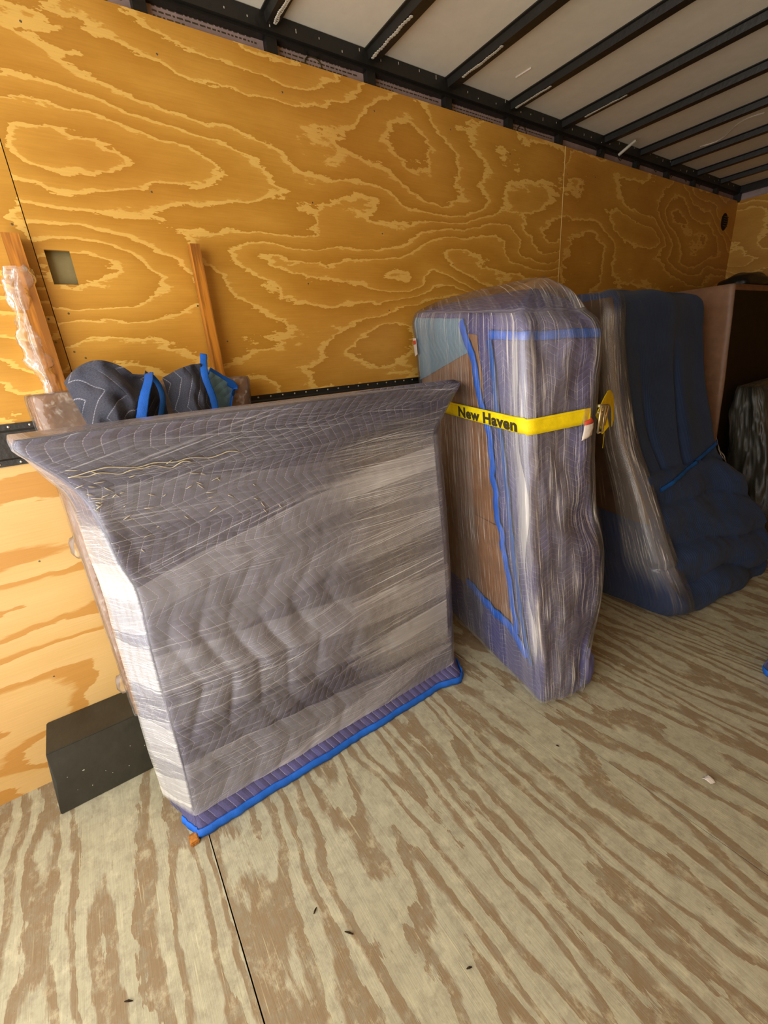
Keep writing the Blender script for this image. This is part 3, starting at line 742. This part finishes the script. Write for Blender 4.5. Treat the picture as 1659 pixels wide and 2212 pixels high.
# put the label on the wrapped left face instead of free space
bpy.data.objects.remove(lo)
colm.patch('paper_label', 'label', cr_, [(3.02, 1.33), (3.055, 1.34), (3.055, 1.40), (3.01, 1.40)], nu=4, nv=8, off=.022)
colm.patch('label_print', 'red', cr_, [(3.02, 1.375), (3.05, 1.378), (3.05, 1.392), (3.015, 1.39)], nu=3, nv=3, off=.0235)

# ---------- yellow ratchet strap
st = empty('tie_down_strap', (.8, 1.25, 1.15)); tag(st, 'bright yellow tie-down strap with black lettering across the violet wrapped column', 'strap')
SW = .0525
def strapz(u):        # centre height of the strap for u from 3 (wall) to 5 (right edge)
    if u <= 4: return 1.150+(4-u)*.040
    return 1.145+(u-4)*.014
def zfix(u, z):       # undo the shear so that heights are real heights
    for _ in range(3):
        p = colm.xy(u, z); z2 = z
        z = zt_-cshear(p.x, p.y, z)
    return z
def strap_pt(u, t, off=.020):
    global zt_
    zt_ = strapz(u)+t*SW; z = zfix(u % 4, zt_); p = colm.base(u % 4, z); n_ = colm.nrm(u % 4, z); n_.z = 0; n_.normalize()
    return p+n_*off, n_
vs = []; fs = []; NU = 160
U0, U1 = 3.02, 4.86
for i in range(NU+1):
    u = U0+(U1-U0)*i/NU
    for t, h in ((-.5, 0), (-.5, .0025), (-.18, .003), (.30, .003), (.315, .0022), (.33, .003), (.5, .0025), (.5, 0)):
        p, n_ = strap_pt(u, t); vs.append(p+n_*h)
for i in range(NU):
    for k in range(8): a = i*8+k; b = i*8+(k+1) % 8; fs.append((a, a+8, b+8, b))
part(mesh('webbing', vs, fs, 'yellow', None), st)
tc = bpy.data.curves.new('lettering', 'FONT'); tc.body = 'New Haven'; tc.size = 1; tc.offset = .045; tc.space_character = 1.06; tc.resolution_u = 4
to = bpy.data.objects.new('lettering_src', tc); COL.objects.link(to)
bpy.context.view_layer.update()
me = bpy.data.meshes.new_from_object(to.evaluated_get(bpy.context.evaluated_depsgraph_get()))
bpy.data.objects.remove(to)
bmx = bmesh.new(); bmx.from_mesh(me)
bmesh.ops.subdivide_edges(bmx, edges=[e for e in bmx.edges if e.calc_length() > .08], cuts=2)
xs = [v.co.x for v in bmx.verts]; xa, xb = min(xs), max(xs)
for v in bmx.verts:
    u = 3.49+(v.co.x-xa)/(xb-xa)*.485; t = -.40+v.co.y/.72*.74
    p, n_ = strap_pt(u, t); v.co = p+n_*.0042
o = bmo('lettering', bmx, 'ink', None); part(o, st); o['label'] = 'black printed letters'
# buckle
bm = bmesh.new()
def frame(c, ey, ez, r):
    c = Vector(c); a, b = Vector(ey), Vector(ez)
    tube(bm, [c-a-b, c+a-b, c+a+b, c-a+b, c-a-b], r, 8)
frame((.925, 1.452, 1.142), (.002, .010, .0), (0.002, 0, .045), .0045)
frame((.915, 1.482, 1.150), (.002, .012, 0), (0.004, 0, .034), .0045)
tube(bm, [(.915, 1.442, 1.188), (.915, 1.494, 1.182)], .006, 8); tube(bm, [(.915, 1.44, 1.165), (.918, 1.49, 1.165)], .003, 8)
part(bmo('buckle', bm, 'steel', smooth=True), st)
sheet('maker_tag', 'label', st, [(.922, 1.345, 1.085), (.930, 1.392, 1.10), (.930, 1.398, 1.140), (.925, 1.352, 1.135)], (.008, 0, 0), nu=8, nv=8, nzs=.003, th=.0008)
sheet('tag_stripe', 'red', st, [(.925, 1.352, 1.1355), (.930, 1.398, 1.1405), (.924, 1.390, 1.158), (.918, 1.362, 1.148)], (.006, 0, 0), nu=6, nv=4, nzs=.002, th=.0008)
ribbon('loose_tail', 'yellow', st, [(.905, 1.475, 1.165), (.87, 1.58, 1.20), (.83, 1.69, 1.165), (.81, 1.745, 1.08)], SW, .0025)
ribbon('loose_tail', 'yellow', st, [(.895, 1.48, 1.17), (.875, 1.55, 1.13), (.87, 1.585, 1.08)], SW*.9, .0025, updir=(.1, .5, .8))
bm = bmesh.new(); tube(bm, [(.82, 1.66, 1.09), (.82, 1.67, 1.04), (.818, 1.672, .99)], .0012, 5); part(bmo('frayed_thread', bm, 'yellow'), st)

# ---------- navy wrapped sofa further in
zs = [0.003, .06, .16, .3, .5, .7, .9, 1.14, 1.4, 1.56, 1.605, 1.62]
fx = [.975, 1.0, .98, .91, .825, .745, .66, .60, .56, .55, .52, .48]
rx = [1.08, 1.10, 1.09, 1.04, .93, .78, .70, .62, .56, .54, .51, .47]
ry = [3.16, 3.22, 3.25, 3.22, 3.14, 3.10, 3.14, 3.16, 3.18, 3.17, 3.13, 3.08]
ly = [2.235, 2.22, 2.20, 2.19, 2.19, 2.19, 2.18, 2.17, 2.15, 2.14, 2.15, 2.18]
secs = [(z, [(a, d), (b, c), (.12, c), (.12, d)]) for z, a, b, c, d in zip(zs, fx, rx, ry, ly)]
def sdisp(u, z):
    u %= 4; k = int(u); f = u-k; e = min(1, f/.05, (1-f)/.05)
    if k != 0: return .006*nz(u*5, z*6)
    if z > .74-.05*f:
        zz = min(1, (z-.70)/.2)
        g1 = -.045*math.exp(-((f-.60-.16*(1.2-z)*0-(.10*(z-1.2)))/.035)**2)*min(1, max(0, (1.45-z)*2.2))
        g2 = -.030*math.exp(-((f-.27+.05*(z-1))/.03)**2)*min(1, max(0, (1.35-z)*2))
        g3 = .02*math.sin(f*11+1.5*z)
        return e*(g1+g2+g3*zz*.5+.008*nz(f*6, z*4, 3))
    s_ = abs(math.sin((z*9.5+f*1.5+1.3*nz(f*2.2, z*3, 5))*1.6))
    return e*(.042*s_**.6-.018+.034*nz(f*4, z*8, 7)+.006*nz(f*18, z*24, 7))
sofa = Loft(secs, lambda z: .07 if z > .3 else .10, disp=sdisp)
so = empty('wrapped_navy_sofa', (.6, 2.7, 0)); tag(so, 'bulky upright sofa covered in navy blue blankets with film down its left side', 'wrapped furniture')
sofa.build('navy_blanket', 'navy', so, per=(150, 40, 20, 50), nz_=200, top=.02)
sofa.strip('blue_binding', 'blue2', so, [(.14, .645), (.30, .668), (.55, .700), (.80, .735), (.99, .770)], .022, .006, n=70)
sofa.patch('painted_reflection', 'woodrefl', so, [(3.05, .60), (4.0, .50), (4.0, 1.58), (3.05, 1.58)], nu=40, nv=40, off=.012, flat=True)  # no real board: paints the wood reflection seen in the film
sofa.patch('stretch_film', 'filmd', so, [(3.05, .01), (4.09, .03), (4.05, 1.60), (3.05, 1.60)], nu=90, nv=110, off=.026, flat=True)
sofa.patch('stretch_film', 'filmf', so, [(3.70, .12), (4.09, .12), (4.05, 1.56), (3.85, 1.56)], nu=60, nv=110, off=.031, flat=True, fd=(.4, .1, .15, .05))
bm = bmesh.new(); random.seed(3)
for k in range(16):
    z = random.uniform(.55, .80); u = .985+random.uniform(-.02, .02)
    tube(bm, [sofa.pt(u, z, .012), sofa.pt(u+.01, z-.03, .016), sofa.pt(u+.015, z-.05, .012)], [.0005, .002, .0005], 5)
tag(part(bmo('film_creases', bm, 'films'), so), kind='stuff')

# ---------- far carton and dark wrapped bundle
db = empty('tall_brown_carton', (.3, 4.1, 0)); tag(db, 'tall dark brown carton wrapped in clear film at the far end of the trailer', 'carton')
dl = Loft([(0.002, [(.62, 3.52), (.62, 4.75), (.03, 4.75), (.03, 3.46)]), (1.0, [(.59, 3.50), (.59, 4.75), (.03, 4.75), (.03, 3.46)]), (1.655, [(.555, 3.49), (.55, 4.75), (.03, 4.75), (.03, 3.46)]), (1.668, [(.55, 3.495), (.545, 4.74), (.035, 4.74), (.035, 3.465)])], .012, disp=lambda u, z: .002*nz(u*6, z*5))
dl.build('carton_body', 'cardboard', db, per=(30, 6, 12, 20), nz_=40)
dl.patch('dark_face', 'darkbrown', db, [(.01, .01), (.99, .01), (.99, 1.63), (.01, 1.63)], off=.004)
dl.patch('stretch_film', 'filmd', db, [(3.1, .01), (4.0, .01), (4.0, 1.66), (3.1, 1.66)], nu=40, nv=40, off=.010)
bk = empty('duffel_bag', (.3, 4.5, 1.69)); tag(bk, 'black soft bag lying on top of the far brown carton', 'bag')
bm = bmesh.new(); bmesh.ops.create_icosphere(bm, subdivisions=4, radius=1)
for v in bm.verts:
    n_ = 1+.12*nz(v.co.x*2, v.co.y*2, v.co.z*2); v.co = Vector((v.co.x*.15*n_+.30, v.co.y*.26*n_+4.42, max(1.6905, 1.715+v.co.z*.085*n_)))
part(bmo('bag_body', bm, 'black', smooth=True), bk)
ds = empty('dark_wrapped_bundle', (.9, 3.9, 0)); tag(ds, 'low dark wrapped bundle with blue cloth on top, right of the navy sofa', 'wrapped bundle')
M['olive'] = plain('dark_olive_plastic', '#22241a', .5, 0, .3, 25, .3)
dsl = Loft([(.003, [(1.02, 3.40), (1.15, 4.4), (.66, 4.5), (.66, 3.45)]), (.5, [(.92, 3.52), (1.05, 4.4), (.66, 4.5), (.66, 3.54)]), (.98, [(.80, 3.54), (.95, 4.4), (.64, 4.5), (.64, 3.56)]), (1.04, [(.77, 3.56), (.92, 4.35), (.64, 4.45), (.64, 3.57)])], .05, disp=lambda u, z: .02*nz(u*5, z*4)+.008*nz(u*14, z*12))
dsl.build('bundle_body', 'olive', ds, per=(70, 30, 20, 40), nz_=80, top=.03)
dsl.patch('blue_cloth', 'navy', ds, [(.12, 1.0), (.9, .78), (.9, 1.035), (.02, 1.035)], off=.01)
dsl.build('stretch_film', 'filmd', ds, per=(70, 30, 12, 40), nz_=70, off=.015, top=.04, uo=(5, 3))

# ---------- folded blanket just entering the frame at right, paper scrap
fb = empty('folded_blue_blanket', (1.6, 2.3, 0)); tag(fb, 'corner of a blue-edged folded blanket on the floor at the right edge of the photo', 'blanket')
fbl = Loft([(.002, [(1.380, 2.085), (1.43, 2.55), (1.95, 2.6), (1.90, 2.10)]), (.05, [(1.372, 2.090), (1.42, 2.55), (1.95, 2.6), (1.90, 2.10)]), (.11, [(1.385, 2.105), (1.43, 2.55), (1.95, 2.6), (1.90, 2.12)])], .04, disp=lambda u, z: .004*nz(u*8, z*30))
fbl.build('blanket_cloth', 'blanketc', fb, per=(30, 30, 30, 30), nz_=16, top=.015)
fbl.strip('blue_binding', 'blue', fb, [(3.2, .02), (3.6, .02), (4.0, .02), (4.4, .02), (4.9, .02)], .03, .003)
pp = sheet('paper_scrap', 'label', None, [(1.425, 1.375, .003), (1.452, 1.372, .005), (1.460, 1.392, .003), (1.435, 1.398, .010)], (0, 0, .006), nu=10, nv=10, nzs=.004, th=.0006)
tag(pp, 'small crumpled white paper scrap lying on the bare floor at right', 'paper')
chips = [(1.067, .22, .7, .012, 'largest dark wood chip, short and thick, on the floor in front of the wrapped panel'),
         (.97, .17, 2.2, .008, 'thin dark wood chip on the floor nearest the blue hem of the wrapped panel'),
         (1.30, .42, 1.2, .007, 'dark wood chip on the open floor nearest the bottom edge of the photo'),
         (1.06, 1.12, .4, .006, 'tiny dark wood chip on the floor just in front of the strapped column'),
         (.86, -.27, 1.0, .010, 'dark sliver of wood on the floor left of the long seam')]
for (x, y, a, L, lab) in chips:
    bm = bmesh.new(); tube(bm, [(x-L*math.cos(a), y-L*math.sin(a), .0028), (x, y, .0042), (x+L*math.cos(a), y+L*math.sin(a), .0026)], [.001, .0024, .001], 6)
    o = bmo('wood_chip', bm, 'darkbrown'); tag(o, lab, 'wood chip', 'loose dark wood chips scattered on the floor')

# sub-parts: pieces that belong to a part rather than to the thing (all these meshes are in place already)
def under(child, par):
    child.parent = par; child.matrix_parent_inverse = Matrix.Identity(4)
kids = {}
for o in bpy.data.objects:
    if o.parent: kids.setdefault(o.name.split('.')[0], []).append(o)
under(kids['lettering'][0], kids['webbing'][0])
under(kids['frayed_thread'][0], kids['loose_tail'][0])
under(kids['tag_stripe'][0], kids['maker_tag'][0])
under(kids['label_print'][0], kids['paper_label'][0])
under(kids['film_sleeve'][0], kids['post'][0])
under(kids['louvres'][0], kids['vent_plate'][0])
